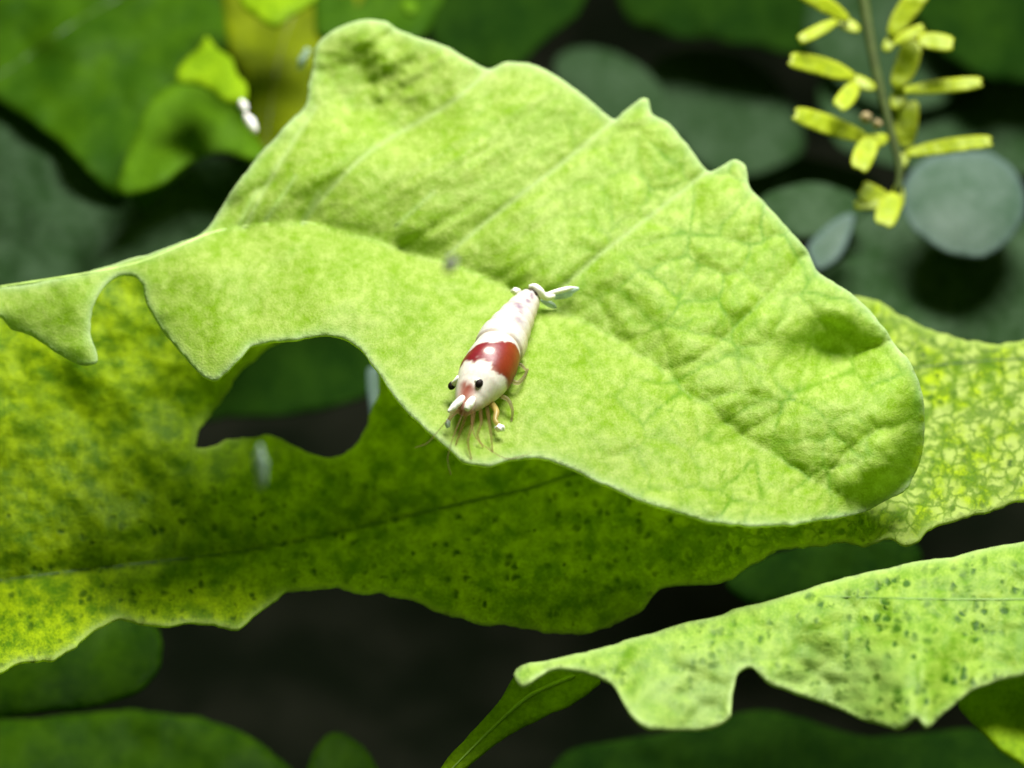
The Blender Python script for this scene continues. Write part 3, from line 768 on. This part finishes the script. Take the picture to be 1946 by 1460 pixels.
m_pink = plain_mat('shrimp_pink_limb', (0.50, 0.27, 0.18), rough=0.35, transl=0.3, alpha=0.05)
m_tail = plain_mat('shrimp_tail_fan', (0.62, 0.74, 0.70), rough=0.3, transl=0.3, alpha=0.85)
m_tailw = plain_mat('shrimp_tail_white', (0.86, 0.84, 0.74), rough=0.35, noise=0.08)
m_tband = plain_mat('shrimp_tail_band', (0.035, 0.015, 0.006), rough=0.4)
m_gold = plain_mat('shrimp_gold', (0.60, 0.45, 0.14), rough=0.35, transl=0.3, alpha=0.6)
# eyes on short stalks
for x, y, h, bu, bv in ((860,733,52,0.86,-0.9), (912,729,104,0.88,0.15)):
    p = on_leaf(x, y, h); q = body_at(bu, bv, 0.9)
    st = tube('eye_stalk', [q, (q + p) / 2, p], np.array([6, 5, 6]) * PXC, m_white, shrimp, seg=10)
    blob('eye', p, (side[120], upv[120], tan[120]), np.array([7, 7.5, 9]) * PXC, m_eye, shrimp)
# two bright antennal scales in front
for pts, r in (([(882,754,88),(874,763,84),(867,770,78),(860,777,72),(854,782,68)], [4.5,6.5,7,6,3]), ([(901,756,92),(896,764,88),(891,772,82),(888,778,78)], [4.5,7.5,8,5])):
    Q = catmull([on_leaf(*p) for p in pts], 0.01, False)
    R = np.interp(np.linspace(0, 1, len(Q)), np.linspace(0, 1, len(r)), r)
    tube('antennal_scale', Q, R * PXC, m_white, shrimp, seg=12)
# tail band and fan
tp = tube('tail_band', [on_leaf(999,553,46), on_leaf(1008,556,50), on_leaf(1015,563,49), on_leaf(1018,572,42), on_leaf(1019,579,34)], np.array([3,5.5,6.5,6,3]) * PXC, m_tband, shrimp, seg=12)
blob('tail_lobe', on_leaf(981,555,34), (RT, UP, FW), np.array([10,7,6]) * PXC, m_tailw, shrimp, wob=0.15)
Q = catmull([on_leaf(*p) for p in ((1006,547,46),(1016,547,46),(1025,554,44),(1031,563,40),(1041,566,35),(1053,563,32))], 0.02, False)
tube('tail_joint', Q, np.interp(np.linspace(0, 1, len(Q)), [0, .2, .5, .8, 1], [4, 6.5, 7.5, 8, 5]) * PXC, m_tailw, shrimp, seg=12)
def fin(name, a, b, wd, h0, h1, mat):
    a = np.array(a, float); b = np.array(b, float); ax = b - a; L = np.linalg.norm(ax); ax /= L; sd = np.array([-ax[1], ax[0]])
    prof = [(0, .2), (.2, .38), (.5, .5), (.8, .42), (1, .12)]
    o = [a + ax * L * u + sd * wd * v for u, v in prof] + [a + ax * L * u - sd * wd * v for u, v in prof[::-1]]
    def dep(x, y):
        u = ((x - a[0]) * ax[0] + (y - a[1]) * ax[1]) / L; v = ((x - a[0]) * sd[0] + (y - a[1]) * sd[1]) / wd
        return d_main(np.array([a[0]]), np.array([a[1]]))[0] * (1 - u) + d_main(np.array([b[0]]), np.array([b[1]]))[0] * u - (h0 + (h1 - h0) * u) * PXC + 0.03 * np.abs(v)
    sheet(name, o, dep, 3.0, 0.02, mat, shrimp, step=3)
fin('tail_fan_blade', (1030,566), (1100,548), 17, 34, 16, m_tail)
fin('tail_fan_blade', (1032,566), (1088,560), 13, 30, 10, m_tail)
fin('tail_fan_blade', (1036,560), (1092,546), 10, 40, 26, m_tailw)
fin('tail_fan_blade', (1028,570), (1058,585), 12, 26, 8, m_tail)
# walking legs and the forward limbs, jointed
def limb(name, pts, r0, r1, mat):
    Q = catmull([on_leaf(*p) for p in pts], 0.03, False)
    return tube(name, Q, np.linspace(r0, r1, len(Q)) * PXC, mat, shrimp, seg=8)
for pts in ([(892,772,48),(884,796,50),(876,818,34),(866,846,3)], [(902,772,46),(898,806,48),(890,840,30),(896,872,3)], [(912,770,44),(915,802,46),(908,828,28),(918,850,3)],
            [(925,766,40),(930,800,44),(934,832,26),(936,858,3)]):
    limb('walking_leg', pts, 4.2, 1.6, m_pink)
for pts in ([(950,752,30),(966,760,36),(974,780,20),(972,800,2)], [(968,722,28),(984,728,34),(996,716,18),(1003,702,2)], [(975,690,26),(990,694,30),(1000,704,2)]):
    limb('walking_leg', pts, 4.5, 2.2, m_clear)
arm = limb('claw_arm', [(936,768,40),(944,782,44),(941,798,38),(947,806,34)], 6, 4.5, m_gold)
blob('claw', on_leaf(951,813,34), (RT, UP, FW), np.array([9,7,6]) * PXC, m_white, shrimp, wob=0.2)
limb('claw_arm', [(872,778,48),(862,786,44),(855,796,38),(852,804,32)], 5, 3.5, m_clear)
blob('claw', on_leaf(852,805,32), (RT, UP, FW), np.array([5,8,5]) * PXC, m_tail, shrimp, wob=0.2)
for pts in ([(878,776,62),(850,800,62),(815,840,50),(790,850,40)], [(896,778,66),(905,830,56),(960,870,40),(1010,860,30)], [(884,778,66),(864,826,58),(852,870,46),(858,900,40)]):
    limb('antenna', pts, 1.6, 0.5, m_pink)
# little swimmerets under the right flank
for x, y in ((1005,620),(998,645),(990,668)):
    limb('swimmeret', [(x - 22, y - 4, 24),(x - 8, y, 22),(x + 2, y + 8, 8)], 4.5, 2, m_clear)

# ------------------------------------------------------------------ small drifting things
def speck(name, parts, label, cat, mat):
    root = None
    root = empty(name, P(*parts[0][:3]), label, cat)
    for n_, (x, y, D, a, b, ang) in zip(('head', 'body', 'tail'), parts):
        c, s = math.cos(math.radians(ang)), math.sin(math.radians(ang))
        blob(n_, P(x, y, D), (RT * c - UP * s, RT * s + UP * c, FW), np.array([a, b, b]) * K * D, mat, root, wob=0.12)
    return root
m_pale = plain_mat('pale_baby_shell', (0.85, 0.83, 0.84), rough=0.3, sss=0.2, noise=0.05)
m_grey = plain_mat('grey_speck', (0.36, 0.34, 0.38), rough=0.6)
m_grey2 = plain_mat('grey_green_speck', (0.22, 0.32, 0.24), rough=0.5)
speck('shrimplet', [(463,203,35.5,14,8,70),(477,236,35.4,22,10,62)], 'tiny white baby shrimp in front of the olive leaf, upper left', 'shrimp', m_pale)
def mote(name, x, y, D, a, b, ang, label, mat):
    c, s = math.cos(math.radians(ang)), math.sin(math.radians(ang))
    tag(blob(name, P(x, y, D), (RT * c - UP * s, RT * s + UP * c, FW), np.array([a, b, b]) * K * D, mat, None, wob=0.25), label, 'debris speck')
mote('drifting_speck', 577, 110, 35.8, 22, 7, -65, 'dim grey speck hanging left of the topmost lobe of the pale leaf', m_grey2)
mote('drifting_speck', 856, 502, 22.0, 17, 11, -60, 'blurred grey speck over the pale leaf above the shrimp', m_grey)
mote('drifting_speck', 496, 893, 22.5, 40, 12, 88, 'blurred whitish upright streak in front of the long leaf, lower left', m_grey2)
